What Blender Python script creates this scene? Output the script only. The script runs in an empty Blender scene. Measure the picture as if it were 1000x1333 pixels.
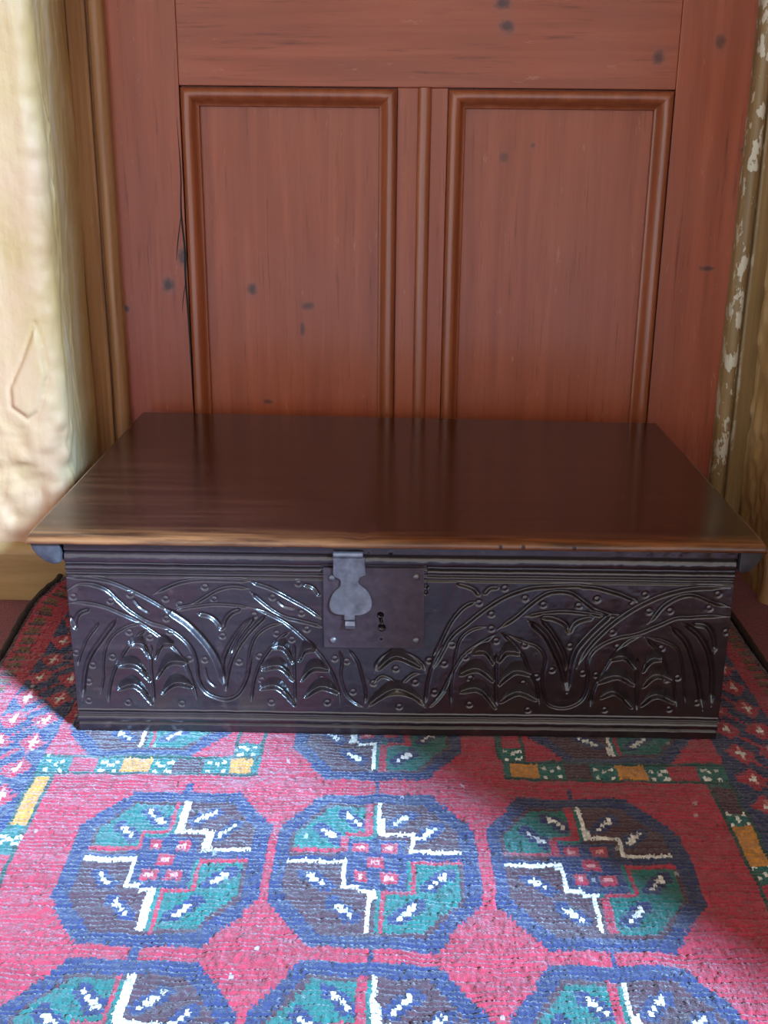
import bpy, bmesh, math, random
import numpy as np
from mathutils import Vector, Matrix, noise as mnoise

rng = np.random.default_rng(7)
random.seed(7)
SC = bpy.context.scene
COL = SC.collection

# ------------------------------------------------------------------ camera
cam_data = bpy.data.cameras.new('camera')
cam_data.sensor_fit = 'HORIZONTAL'
cam_data.sensor_width = 36.0
cam_data.lens = 36.0 * 1.443
cam_data.clip_start = 0.02
cam = bpy.data.objects.new('camera', cam_data)
COL.objects.link(cam)
PITCH, YAW, ROLL = math.radians(18.53), math.radians(0.59), math.radians(0.55)
fwd = Vector((-math.sin(YAW) * math.cos(PITCH), math.cos(YAW) * math.cos(PITCH), -math.sin(PITCH)))
rgt0 = Vector((math.cos(YAW), math.sin(YAW), 0))
up0 = rgt0.cross(fwd)
rgt = rgt0 * math.cos(ROLL) + up0 * math.sin(ROLL)
upv = -rgt0 * math.sin(ROLL) + up0 * math.cos(ROLL)
M = Matrix((rgt, upv, -fwd)).transposed().to_4x4()
M.translation = Vector((0.325, -1.016, 0.584))
cam.matrix_world = M
SC.camera = cam

# ------------------------------------------------------------------ world, sun, exposure
world = bpy.data.worlds.new('world')
SC.world = world
world.use_nodes = True
bg = world.node_tree.nodes['Background']
bg.inputs['Color'].default_value = (1.0, 0.92, 0.90, 1)
bg.inputs['Strength'].default_value = 1.35

sun_data = bpy.data.lights.new('daylight', 'SUN')
sun_data.energy = 21.0
sun_data.angle = math.radians(8.5)
sun_data.color = (0.34, 0.62, 1.0)
sun = bpy.data.objects.new('daylight', sun_data)
COL.objects.link(sun)
SUN_AZ, SUN_EL = math.radians(44), math.radians(31)
sdir = Vector((-math.cos(SUN_AZ) * math.cos(SUN_EL), math.sin(SUN_AZ) * math.cos(SUN_EL), -math.sin(SUN_EL)))
sun.rotation_euler = sdir.to_track_quat('-Z', 'Y').to_euler()
sun.location = (2.5, -2.2, 1.4)

SC.view_settings.view_transform = 'Standard'
SC.view_settings.look = 'None'
SC.view_settings.gamma = 1.0
SC.view_settings.use_curve_mapping = False
SC.view_settings.exposure = 0.2

# ------------------------------------------------------------------ helpers
def wloc(p):
    v = Vector((0, 0, 0))
    while p is not None:
        v += p.location
        p = p.parent
    return v

def obj(name, verts, faces, mat, parent=None, smooth=False, origin=None):
    """verts in world metres; linked as one mesh object with its origin at `origin`"""
    verts = np.asarray(verts, dtype=float).reshape(-1, 3)
    base = wloc(parent)
    o0 = Vector(origin) if origin is not None else (Vector(verts.min(0) * .5 + verts.max(0) * .5) if parent is None else base)
    me = bpy.data.meshes.new(name)
    me.from_pydata([tuple(v) for v in (verts - np.array(o0))], [], [tuple(f) for f in faces])
    me.update()
    if mat is not None:
        me.materials.append(mat)
    if smooth:
        me.polygons.foreach_set('use_smooth', [True] * len(me.polygons))
    o = bpy.data.objects.new(name, me)
    COL.objects.link(o)
    o.parent = parent
    o.location = o0 - base
    return o

def empty(name, loc):
    o = bpy.data.objects.new(name, None)
    o.empty_display_size = .05
    COL.objects.link(o)
    o.location = loc
    return o

def tag(o, label=None, cat=None, kind=None, group=None):
    if label: o['label'] = label
    if cat: o['category'] = cat
    if kind: o['kind'] = kind
    if group: o['group'] = group
    return o

def grid_faces(nu, nv, off=0):
    i = np.arange(nu - 1)[:, None] * nv + np.arange(nv - 1)[None, :]
    i = i.ravel() + off
    return np.stack([i, i + nv, i + nv + 1, i + 1], 1)

def grid_obj(name, P, mat, parent=None, smooth=True, origin=None, flip=False):
    """P: (nu, nv, 3) world positions -> fast numpy mesh"""
    nu, nv = P.shape[:2]
    F = grid_faces(nu, nv)
    if flip: F = F[:, ::-1]
    base = wloc(parent)
    o0 = Vector(origin) if origin is not None else base
    me = bpy.data.meshes.new(name)
    V = P.reshape(-1, 3) - np.array(o0)
    me.vertices.add(len(V)); me.vertices.foreach_set('co', V.astype(np.float32).ravel())
    me.loops.add(F.size); me.loops.foreach_set('vertex_index', F.astype(np.int32).ravel())
    me.polygons.add(len(F))
    me.polygons.foreach_set('loop_start', np.arange(0, F.size, 4, dtype=np.int32))
    me.polygons.foreach_set('loop_total', np.full(len(F), 4, dtype=np.int32))
    me.polygons.foreach_set('use_smooth', np.full(len(F), smooth))
    me.update(calc_edges=True)
    me.validate()
    if mat is not None: me.materials.append(mat)
    o = bpy.data.objects.new(name, me)
    COL.objects.link(o)
    o.parent = parent
    o.location = o0 - base
    return o

def box_vf(x0, x1, y0, y1, z0, z1):
    v = [(x, y, z) for x in (x0, x1) for y in (y0, y1) for z in (z0, z1)]
    f = [(0, 1, 3, 2), (4, 6, 7, 5), (0, 4, 5, 1), (2, 3, 7, 6), (0, 2, 6, 4), (1, 5, 7, 3)]
    return v, f

def board(name, x0, x1, y0, y1, z0, z1, mat, parent=None, bev=0.0015, seg=2):
    v, f = box_vf(x0, x1, y0, y1, z0, z1)
    o = obj(name, v, f, mat, parent, origin=None if parent is None else ((x0 + x1) / 2, (y0 + y1) / 2, (z0 + z1) / 2))
    if bev:
        bm = bmesh.new(); bm.from_mesh(o.data)
        bmesh.ops.bevel(bm, geom=bm.edges[:], offset=bev, segments=seg, affect='EDGES', profile=.6)
        bm.to_mesh(o.data); bm.free()
    return o

def sweep(name, profile, path_pts, mat, parent=None, smooth=False, caps=True):
    """profile: list of 2D rings already placed in 3D by path_pts(profile)-> list of rings"""
    rings = path_pts
    n = len(rings[0])
    V = [p for r in rings for p in r]
    F = []
    for a in range(len(rings) - 1):
        for k in range(n):
            k2 = (k + 1) % n
            F.append((a * n + k, a * n + k2, (a + 1) * n + k2, (a + 1) * n + k))
    if caps:
        F.append(tuple(range(n))[::-1]); F.append(tuple((len(rings) - 1) * n + k for k in range(n)))
    return obj(name, V, F, mat, parent, smooth=smooth)

def fix_normals(o):
    bm = bmesh.new(); bm.from_mesh(o.data)
    bmesh.ops.recalc_face_normals(bm, faces=bm.faces[:])
    bm.to_mesh(o.data); bm.free()
    return o

def auto_smooth(o, deg=35):
    me = o.data
    bm = bmesh.new(); bm.from_mesh(me)
    for f in bm.faces: f.smooth = True
    for e in bm.edges:
        if len(e.link_faces) == 2 and e.calc_face_angle(0) > math.radians(deg): e.smooth = False
    bm.to_mesh(me); bm.free()
    return o

def catmull(pts, step=0.0012):
    P = np.asarray(pts, float)
    if len(P) == 2:
        n = max(2, int(np.hypot(*(P[1] - P[0])) / step)); t = np.linspace(0, 1, n)[:, None]
        return P[0] * (1 - t) + P[1] * t
    Q = np.vstack([2 * P[0] - P[1], P, 2 * P[-1] - P[-2]])
    out = []
    for i in range(1, len(Q) - 2):
        n = max(2, int(np.hypot(*(Q[i + 1] - Q[i])) / step))
        t = np.linspace(0, 1, n, endpoint=False)[:, None]
        a, b, c, d = Q[i - 1], Q[i], Q[i + 1], Q[i + 2]
        out.append(.5 * (2 * b + (c - a) * t + (2 * a - 5 * b + 4 * c - d) * t ** 2 + (3 * b - a - 3 * c + d) * t ** 3))
    out.append(P[-1:])
    return np.vstack(out)

def sstep(a, b, x):
    t = np.clip((x - a) / (b - a), 0, 1)
    return t * t * (3 - 2 * t)

def vnoise(shape, cells, seed):
    """smooth value noise on a grid, roughly -1..1"""
    r = np.random.default_rng(seed)
    g = r.uniform(-1, 1, (cells[0] + 3, cells[1] + 3))
    u = np.linspace(0, cells[0], shape[0]); v = np.linspace(0, cells[1], shape[1])
    iu = u.astype(int); iv = v.astype(int)
    fu = (u - iu)[:, None]; fv = (v - iv)[None, :]
    fu = fu * fu * (3 - 2 * fu); fv = fv * fv * (3 - 2 * fv)
    a = g[np.ix_(iu, iv)]; b = g[np.ix_(iu + 1, iv)]; c = g[np.ix_(iu, iv + 1)]; d = g[np.ix_(iu + 1, iv + 1)]
    return (a * (1 - fu) + b * fu) * (1 - fv) + (c * (1 - fu) + d * fu) * fv

# ------------------------------------------------------------------ materials
class NT:
    def __init__(s, name):
        s.mat = bpy.data.materials.new(name); s.mat.use_nodes = True
        s.t = s.mat.node_tree; s.b = s.t.nodes['Principled BSDF']
        s.tc = s.t.nodes.new('ShaderNodeTexCoord'); s.geo = s.t.nodes.new('ShaderNodeNewGeometry')
        s.pos = s.geo.outputs['Position']
    def n(s, kind, **kw):
        nd = s.t.nodes.new(kind)
        for k, v in kw.items(): setattr(nd, k, v)
        return nd
    def link(s, a, b): s.t.links.new(a, b)
    def setin(s, sock, v):
        if isinstance(v, bpy.types.NodeSocket): s.link(v, sock)
        else: sock.default_value = v
    def mapping(s, scale, src=None, loc=(0, 0, 0), rot=(0, 0, 0)):
        m = s.n('ShaderNodeMapping'); m.inputs['Scale'].default_value = scale; m.inputs['Location'].default_value = loc
        m.inputs['Rotation'].default_value = rot
        s.link(src or s.pos, m.inputs['Vector']); return m.outputs[0]
    def noise(s, scale, vec=None, detail=4, rough=.55, dist=0):
        nd = s.n('ShaderNodeTexNoise'); nd.inputs['Scale'].default_value = scale; nd.inputs['Detail'].default_value = detail
        nd.inputs['Roughness'].default_value = rough; nd.inputs['Distortion'].default_value = dist
        s.link(vec or s.pos, nd.inputs['Vector']); return nd.outputs['Fac']
    def ramp(s, fac, stops, interp='LINEAR'):
        r = s.n('ShaderNodeValToRGB'); cr = r.color_ramp; cr.interpolation = interp
        while len(cr.elements) < len(stops): cr.elements.new(.5)
        for e, (p, c) in zip(cr.elements, stops):
            e.position = p; e.color = (c if len(c) == 4 else (*c, 1)) if not isinstance(c, (int, float)) else (c, c, c, 1)
        s.link(fac, r.inputs['Fac']); return r.outputs['Color']
    def mix(s, fac, a, b, mode='MIX'):
        m = s.n('ShaderNodeMix', data_type='RGBA', blend_type=mode)
        s.setin(m.inputs[0], fac)
        for sock, v in ((m.inputs[6], a), (m.inputs[7], b)):
            if isinstance(v, tuple) and len(v) == 3: v = (*v, 1)
            s.setin(sock, v)
        return m.outputs[2]
    def math(s, op, a, b=None, c=None, clamp=False):
        m = s.n('ShaderNodeMath', operation=op, use_clamp=clamp)
        s.setin(m.inputs[0], a)
        if b is not None: s.setin(m.inputs[1], b)
        if c is not None: s.setin(m.inputs[2], c)
        return m.outputs[0]
    def bump(s, h, strength=.3, dist=.002, prev=None):
        b = s.n('ShaderNodeBump'); b.inputs['Strength'].default_value = strength; b.inputs['Distance'].default_value = dist
        s.link(h, b.inputs['Height'])
        if prev: s.link(prev, b.inputs['Normal'])
        return b.outputs[0]
    def sep(s, vec=None):
        x = s.n('ShaderNodeSeparateXYZ'); s.link(vec or s.pos, x.inputs[0]); return x.outputs
    def spot(s, centre, radii, wob=.35, nscale=90):
        """0..1 mask of an irregular spot on the x/z plane"""
        x = s.sep()
        dx = s.math('DIVIDE', s.math('SUBTRACT', x[0], centre[0]), radii[0])
        dz = s.math('DIVIDE', s.math('SUBTRACT', x[2], centre[1]), radii[1])
        d = s.math('SQRT', s.math('ADD', s.math('MULTIPLY', dx, dx), s.math('MULTIPLY', dz, dz)))
        d = s.math('ADD', d, s.math('MULTIPLY', s.math('SUBTRACT', s.noise(nscale, detail=2), .5), wob * 2))
        return s.math('SUBTRACT', 1.6, s.math('MULTIPLY', d, 1.5), clamp=True)
    def done(s, color=None, rough=None, normal=None, **kw):
        if color is not None: s.setin(s.b.inputs['Base Color'], (*color, 1) if isinstance(color, tuple) and len(color) == 3 else color)
        if rough is not None: s.setin(s.b.inputs['Roughness'], rough)
        if normal is not None: s.link(normal, s.b.inputs['Normal'])
        for k, v in kw.items(): s.setin(s.b.inputs[k.replace('_', ' ')], v)
        return s.mat

def pine_material(name, vertical=True, knots=(), cracks=()):
    m = NT(name)
    sc = (55, 55, 2.6) if vertical else (2.6, 55, 55)
    v = m.mapping(sc)
    g = m.noise(1.0, v, detail=6, rough=.6, dist=.4)
    g2 = m.noise(3.2, v, detail=3, rough=.7)
    blot = m.noise(5.5, detail=3)
    col = m.ramp(g, [(.22, (.22, .042, .016)), (.52, (.33, .073, .030)), (.8, (.42, .108, .050))])
    col = m.mix(m.ramp(blot, [(.35, 0), (.75, .45)]), col, (.30, .098, .062))
    col = m.mix(m.ramp(g2, [(.58, 0), (.74, .6)]), col, (.10, .022, .010))
    # rubbed light scratches
    scr = m.noise(26, m.mapping((3, 3, .7) if vertical else (.7, 3, 3), rot=(0, .25, 0)), detail=5, rough=.75)
    col = m.mix(m.ramp(scr, [(.635, 0), (.70, .45)]), col, (.45, .20, .12))
    for (cx, cz, rx, rz, a) in knots:
        halo = m.spot((cx, cz), (rx * 2.1, rz * 2.6), .3)
        col = m.mix(m.math('MULTIPLY', halo, .35 * a), col, (.23, .10, .085))
        col = m.mix(m.math('MULTIPLY', m.spot((cx, cz), (rx * 1.35, rz * 1.35), .45, 160), a), col, (.030, .018, .020))
    rough = m.ramp(g2, [(.3, .34), (.8, .48)])
    nrm = m.bump(g, .10, .001)
    nrm = m.bump(blot, .25, .004, nrm)
    return m.done(col, rough, nrm, Coat_Weight=.45, Coat_Roughness=.24, Specular_IOR_Level=.22)

KNOTS_DOOR = [(.0071, .3918, .007, .008, .9), (.0313, .4296, .008, .011, .8), (-.0527, .3584, .004, .004, .8), (.1219, .3857, .006, .007, .75),
              (.1994, .3633, .008, .005, .6), (.1915, .3311, .003, .009, .6), (.4651, .5643, .005, .006, .5), (.5032, .5792, .003, .003, .5),
              (.7366, .7082, .006, .008, .6), (.7829, .5769, .005, .004, .7), (.7479, .4215, .009, .003, .7), (.1404, .2261, .006, .003, .6), (.30, .52, .003, .003, .4)]
KNOTS_RAIL = [(.4611, .7242, .008, .007, .8), (.455, .7512, .009, .006, .8), (.6583, .6892, .007, .008, .7)]
MAT_PINE = pine_material('red_stained_pine', True, KNOTS_DOOR)
MAT_PINE_H = pine_material('red_stained_pine_rail', False, KNOTS_RAIL)

def moulding_material():
    m = NT('varnished_moulding')
    g = m.noise(1, m.mapping((70, 70, 4)), detail=5)
    col = m.ramp(g, [(.3, (.22, .054, .020)), (.6, (.32, .088, .036)), (.8, (.40, .125, .055))])
    col = m.mix(m.ramp(m.noise(40, detail=3), [(.68, 0), (.74, .4)]), col, (.34, .17, .08))
    return m.done(col, .30, m.bump(g, .12, .001), Coat_Weight=.4, Coat_Roughness=.25)
MAT_MOULD = moulding_material()

def trim_material():
    m = NT('ochre_stained_trim')
    g = m.noise(1, m.mapping((90, 90, 3)), detail=6)
    col = m.ramp(g, [(.3, (.22, .095, .036)), (.55, (.38, .19, .08)), (.8, (.50, .29, .13))])
    col = m.mix(m.ramp(m.noise(1, m.mapping((50, 50, 9)), detail=4), [(.70, 0), (.73, .85)]), col, (.75, .66, .52))
    return m.done(col, .42, m.bump(g, .2, .001))
MAT_TRIM = trim_material()

def peeling_material():
    m = NT('peeling_painted_trim')
    g = m.noise(1, m.mapping((90, 90, 3)), detail=6)
    col = m.ramp(g, [(.3, (.20, .12, .050)), (.55, (.32, .205, .088)), (.8, (.44, .31, .15))])
    chip = m.noise(1, m.mapping((75, 75, 34)), detail=5, rough=.6)
    mask = m.ramp(chip, [(.560, 0), (.578, 1)])
    fine = m.ramp(m.noise(1, m.mapping((190, 190, 80)), detail=3), [(.69, 0), (.71, 1)])
    mask = m.math('MAXIMUM', mask, fine)
    x = m.sep()
    near = m.math('SUBTRACT', 1.0, m.math('MULTIPLY', m.math('ABSOLUTE', m.math('SUBTRACT', x[0], .790)), 60), clamp=True)
    mask = m.math('MULTIPLY', mask, m.math('MULTIPLY', near, 1.6, clamp=True))
    col = m.mix(mask, col, (.66, .60, .47))
    nrm = m.bump(mask, .5, .0008)
    return m.done(col, m.math('SUBTRACT', .46, m.math('MULTIPLY', mask, -.1)), nrm)
MAT_PEEL = peeling_material()

def plaster_material():
    m = NT('ochre_limewash_plaster')
    big = m.noise(4.5, detail=5, rough=.6)
    streak = m.noise(1, m.mapping((40, 40, 7)), detail=5)
    fine = m.noise(150, detail=4)
    col = m.ramp(big, [(.30, (.40, .215, .070)), (.50, (.49, .290, .105)), (.68, (.58, .385, .18))])
    col = m.mix(m.ramp(streak, [(.50, 0), (.72, .7)]), col, (.62, .44, .27))
    col = m.mix(m.ramp(m.noise(11, detail=5, rough=.7), [(.60, 0), (.72, .55)]), col, (.30, .15, .045))
    # sunlit look painted into the room-side face: paler, pinker than the shaded reveal
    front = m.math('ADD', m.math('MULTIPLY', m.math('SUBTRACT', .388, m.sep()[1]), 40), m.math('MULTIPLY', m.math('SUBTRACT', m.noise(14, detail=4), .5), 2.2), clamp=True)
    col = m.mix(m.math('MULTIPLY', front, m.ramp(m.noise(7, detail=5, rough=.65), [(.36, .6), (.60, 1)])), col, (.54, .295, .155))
    nrm = m.bump(fine, .25, .002)
    nrm = m.bump(streak, .35, .004, nrm)
    return m.done(col, .62, nrm)
MAT_PLASTER = plaster_material()

def skirting_material():
    m = NT('ochre_painted_skirting')
    g = m.noise(1, m.mapping((5, 60, 60)), detail=5)
    col = m.ramp(g, [(.3, (.30, .165, .055)), (.7, (.46, .28, .11))])
    col = m.mix(m.ramp(m.noise(38, detail=3), [(.70, 0), (.73, .8)]), col, (.78, .68, .5))
    return m.done(col, .5, m.bump(g, .2, .001))
MAT_SKIRT = skirting_material()

def carpet_material():
    m = NT('deep_red_carpet')
    f = m.noise(420, detail=3)
    v = m.noise(60, detail=4)
    col = m.ramp(f, [(.35, (.10, .004, .010)), (.65, (.30, .014, .030))])
    col = m.mix(m.ramp(v, [(.55, 0), (.75, .6)]), col, (.06, .004, .008))
    return m.done(col, .95, m.bump(f, .9, .004), Sheen_Weight=.25)
MAT_CARPET = carpet_material()

def room_plaster():
    m = NT('pale_room_plaster')
    n = m.noise(6, detail=4)
    return m.done(m.ramp(n, [(.3, (.52, .42, .28)), (.7, (.64, .54, .38))]), .75, m.bump(n, .2, .004))
MAT_ROOM = room_plaster()

def oak_material():
    m = NT('black_oak_carved')
    g = m.noise(1, m.mapping((7, 70, 90)), detail=6, rough=.65)
    col = m.ramp(g, [(.3, (.009, .005, .006)), (.6, (.022, .011, .012)), (.8, (.042, .020, .019))])
    wear = m.noise(55, detail=5)
    col = m.mix(m.ramp(wear, [(.62, 0), (.76, .35)]), col, (.11, .055, .045))
    z = m.sep()[2]
    rough = m.ramp(m.noise(90, detail=4), [(.3, .30), (.75, .42)])
    nrm = m.bump(g, .22, .0012)
    return m.done(col, rough, nrm, Coat_Weight=1.0, Coat_Roughness=.2, Coat_IOR=1.62, Specular_IOR_Level=.2)
MAT_OAK = oak_material()

def lid_material():
    m = NT('polished_oak_lid')
    g = m.noise(1, m.mapping((5, 75, 75)), detail=7, rough=.62, dist=.3)
    col = m.ramp(g, [(.28, (.015, .0045, .003)), (.55, (.036, .011, .0065)), (.8, (.075, .025, .012))])
    x = m.sep()
    # rubbed, lighter wood along the front arris
    arr = m.math('SUBTRACT', 1.0, m.math('MULTIPLY', m.math('SUBTRACT', x[1], -.0065), 34), clamp=True)
    n2 = m.noise(1, m.mapping((9, 120, 60)), detail=5)
    arr = m.math('MULTIPLY', arr, m.ramp(n2, [(.36, .1), (.60, 1)]))
    col = m.mix(m.math('MULTIPLY', arr, .8), col, (.27, .098, .034))
    st = m.noise(1, m.mapping((3.5, 9, 9)), detail=3)
    col = m.mix(m.ramp(st, [(.55, 0), (.8, .5)]), col, (.085, .026, .014))
    rough = m.ramp(m.noise(30, m.mapping((.4, 2, 2)), detail=4), [(.3, .15), (.75, .24)])
    nrm = m.bump(g, .06, .0006)
    nrm = m.bump(m.noise(7, detail=2), .12, .004, nrm)
    return m.done(col, rough, nrm, Coat_Weight=.1, Coat_Roughness=.12)
MAT_LID = lid_material()

def iron_material(name, lo, hi, metal, r0):
    m = NT(name)
    n = m.noise(120, detail=5)
    n2 = m.noise(35, detail=4)
    col = m.mix(m.ramp(n2, [(.4, 0), (.7, .6)]), m.ramp(n, [(.3, lo), (.7, hi)]), tuple(c * .6 for c in hi))
    return m.done(col, m.ramp(n2, [(.3, r0), (.7, r0 + .15)]), m.bump(n, .25, .0008), Metallic=metal)
MAT_PLATE = iron_material('dark_iron_plate', (.038, .022, .028), (.075, .046, .054), .3, .36)
MAT_HASP = iron_material('grey_iron_hasp', (.115, .105, .115), (.25, .23, .245), .7, .36)
MAT_CLEAT = iron_material('grey_worn_oak_end', (.022, .019, .022), (.060, .052, .058), .0, .4)

def dark_material():
    m = NT('dark_oak_inside')
    return m.done((.012, .008, .007), .8)  # even near-black brown for the box base and the door splits
MAT_INSIDE = dark_material()

# ------------------------------------------------------------------ setting
DOOR_Y = .535
FLOOR_Z = -.007
CEIL = 2.3
X_RIGHT, X_LEFT = .93, -1.3
WIN_Y0 = -.675
Y_BACK = -2.9

o = board('floor', X_LEFT, 1.30, -1.15, .62, FLOOR_Z - .05, FLOOR_Z, MAT_CARPET, bev=0); tag(o, 'deep red fitted carpet under the rug', kind='structure')
m_ = NT('pale_bounce_floor'); n_ = m_.noise(9, detail=5)
MAT_BOUNCE = m_.done(m_.ramp(n_, [(.3, (.46, .43, .39)), (.7, (.60, .57, .52))]), .7, m_.bump(n_, .3, .004))
o = board('floor_bounce', X_LEFT, 1.30, Y_BACK, -1.152, FLOOR_Z - .05, FLOOR_Z - .004, MAT_BOUNCE, bev=0); tag(o, 'added pale floor beyond the carpet, bounces light onto the door', kind='structure')  # unseen floor, added pale to throw sheen and bounce onto the door
o = board('ceiling', X_LEFT, 1.30, Y_BACK, .62, CEIL, CEIL + .08, MAT_ROOM, bev=0); tag(o, 'plain plaster ceiling above the doorway', kind='structure')

# end wall: left and right flank of the door recess, rough plaster with a rounded arris
FLAKE = [(-.1285, .3644), (-.1495, .3157), (-.1676, .281), (-.1681, .2559), (-.1468, .24), (-.1319, .2513), (-.1181, .2964), (-.1215, .3356)]
def seg_dist(px, pz, pts, closed=True):
    d = np.full(px.shape, 1e9)
    P = np.asarray(pts, float)
    for i in range(len(P) if closed else len(P) - 1):
        a, b = P[i], P[(i + 1) % len(P)]
        ab = b - a; t = np.clip(((px - a[0]) * ab[0] + (pz - a[1]) * ab[1]) / (ab @ ab), 0, 1)
        d = np.minimum(d, np.hypot(px - a[0] - t * ab[0], pz - a[1] - t * ab[1]))
    return d
def inside(px, pz, pts):
    P = np.asarray(pts, float); r = np.zeros(px.shape, bool)
    for i in range(len(P)):
        a, b = P[i], P[(i + 1) % len(P)]
        c = ((a[1] > pz) != (b[1] > pz)) & (px < (b[0] - a[0]) * (pz - a[1]) / (b[1] - a[1] + 1e-12) + a[0])
        r ^= c
    return r

def plaster_flank(name, side, xr, xo, label):
    YF, R = .367, .024
    s = -1 if side == 'l' else 1              # outward from the recess
    path = []
    for y in np.linspace(.62, YF + R, 120): path.append((xr, y, -s, 0))
    for a in np.linspace(0, math.pi / 2, 14)[1:-1]:
        path.append((xr + s * R * (1 - math.cos(a)), YF + R - R * math.sin(a), -s * math.cos(a), -math.sin(a)))
    for x in np.r_[np.linspace(xr + s * R, xr + s * .20, 72), np.linspace(xr + s * .22, xo, 14)]: path.append((x, YF, 0, -1))
    path = np.array(path)
    zs = np.r_[np.linspace(FLOOR_Z, .85, 330), np.linspace(.87, CEIL, 50)]
    nz = len(zs); npth = len(path)
    X = np.repeat(path[:, 0][:, None], nz, 1); Y = np.repeat(path[:, 1][:, None], nz, 1); Z = np.repeat(zs[None, :], npth, 0)
    d = np.zeros_like(X)
    for i in range(npth):
        for k in range(nz):
            p = Vector((X[i, k], Y[i, k], Z[i, k]))
            n1 = mnoise.noise(Vector((p.x * 9, p.y * 9, p.z * 4)))
            n2 = mnoise.noise(Vector((p.x * 30 + 3, p.y * 30, p.z * 8)))
            n3 = mnoise.noise(Vector((p.x * 95, p.y * 95, p.z * 60)))
            n4 = abs(mnoise.noise(Vector((p.x * 22 + 9, p.y * 22, p.z * 5))))
            d[i, k] = .0060 * n1 + .0016 * n2 + .0004 * n3 - .0012 * max(0, .05 - n4) * 20 * max(0, n1 + .1)
    if side == 'l':
        front = sstep(.42, .38, Y)
        ins = inside(X, Z, FLAKE); dd = seg_dist(X, Z, FLAKE)
        d += front * np.where(ins, .0028 * np.clip(dd / .006, .35, 1), 0) - front * .0022 * np.exp(-(dd / .0022) ** 2)
        # hacked, crumbly lower zone
        low = front * sstep(.30, .14, Z) * sstep(-.32, -.27, X)
        d += low * .004 * (vnoise(d.shape, (30, 60), 5)) + low * .004 * np.tanh(4 * vnoise(d.shape, (24, 60), 8)) * .3
        rev = sstep(-.125, -.110, X)
        for k, (y0, amp, ph) in enumerate(((.415, .014, 0.3), (.450, .020, 1.7), (.395, .010, 3.1))):
            yl = y0 + amp * np.sin(Z * 9 + ph) + .006 * np.sin(Z * 41 + ph * 3)
            d += rev * .0013 * np.exp(-((Y - yl) / .0028) ** 2) * sstep(-.3, .4, np.sin(Z * 14 + ph * 2))
            d -= rev * .0007 * np.exp(-((Y - yl - .005) / .0035) ** 2)
        edge = np.exp(-((X + .112) / .012) ** 2) * sstep(.45, .30, Y)
        d += edge * .003 * vnoise(d.shape, (40, 70), 12)
    else:
        d += .0025 * vnoise(d.shape, (30, 50), 21)
    P = np.stack([X + d * path[:, 2][:, None], Y + d * path[:, 3][:, None], Z], -1)
    # close the solid with a back loop
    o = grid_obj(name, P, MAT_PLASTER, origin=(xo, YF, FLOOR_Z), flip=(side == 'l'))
    return tag(o, label, kind='structure')
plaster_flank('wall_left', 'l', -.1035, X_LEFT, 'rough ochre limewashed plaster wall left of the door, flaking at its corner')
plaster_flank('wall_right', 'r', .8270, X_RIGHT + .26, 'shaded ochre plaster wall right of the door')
board('wall_back', X_LEFT, 1.30, .60, .70, FLOOR_Z, CEIL, MAT_ROOM, bev=0); tag(bpy.data.objects['wall_back'], 'masonry behind the door recess', kind='structure')
# plaster above the door head (out of frame)
board('wall_lintel', -.11, .83, .375, .60, 2.06, CEIL, MAT_ROOM, bev=0); tag(bpy.data.objects['wall_lintel'], 'plaster lintel above the door', kind='structure')
# side walls of the room; the right one has the tall opening the daylight comes through
o = board('wall_side_right', X_RIGHT, X_RIGHT + .26, WIN_Y0, .36, FLOOR_Z, CEIL, MAT_ROOM, bev=0.01); tag(o, 'plaster side wall between the door wall and the bright opening', kind='structure')
o = board('wall_side_left', X_LEFT - .1, X_LEFT, Y_BACK, .62, FLOOR_Z, CEIL, MAT_ROOM, bev=0); tag(o, 'plaster side wall on the left of the room', kind='structure')

# skirting, left of the recess
def skirting(name, x0, x1, label):
    prof = [(.385, FLOOR_Z), (.355, FLOOR_Z), (.355, .058), (.3555, .060), (.3575, .064), (.361, .069), (.364, .0725), (.368, .0735), (.385, .0735)]
    rings = [[(x, y, z) for (y, z) in prof] for x in (x0, (x0 + x1) / 2, x1)]
    o = fix_normals(sweep(name, None, rings, MAT_SKIRT)); return tag(o, label, kind='structure')
skirting('baseboard_left', X_LEFT, -.1085, 'ochre painted skirting board at the foot of the left wall')
skirting('baseboard_right', .834, X_RIGHT, 'ochre painted skirting board at the foot of the right wall')

# door frame trims: flat band, sunk quirk and round bead
def trim(name, x_out, x_in, mat, label):
    s = 1 if x_in > x_out else -1
    w = abs(x_in - x_out)
    pr = [(0, .560), (0, .522), (.003, .5195), (.008, .519), (.012, .5165), (.017, .5135), (.022, .5125), (.0245, .5145), (.0252, .5215),
          (.0268, .5215), (.0275, .5155), (.030, .5118), (.034, .5100), (.0385, .5110), (.0425, .5150), (.0445, .5205), (.0448, .5300), (.0448, .560)]
    k = w / .0448
    zs = np.linspace(FLOOR_Z, 2.06, 60)
    rings = []
    for z in zs:
        wob = .0008 * mnoise.noise(Vector((z * 9, x_out * 7, 1.3)))
        rings.append([(x_out + s * a * k + wob, y + .0005 * mnoise.noise(Vector((z * 22, a * 90, 3))), z) for a, y in pr])
    o = fix_normals(sweep(name, None, rings, mat)); auto_smooth(o, 40)
    o.name = name
    return tag(o, label, kind='structure')
trim('trim_1', -.1035, -.0555, MAT_TRIM, 'ochre brown beaded wooden door trim on the left side')
trim('trim_2', .8270, .7800, MAT_PEEL, 'wooden door trim on the right side with white paint peeling off its bead')

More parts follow.
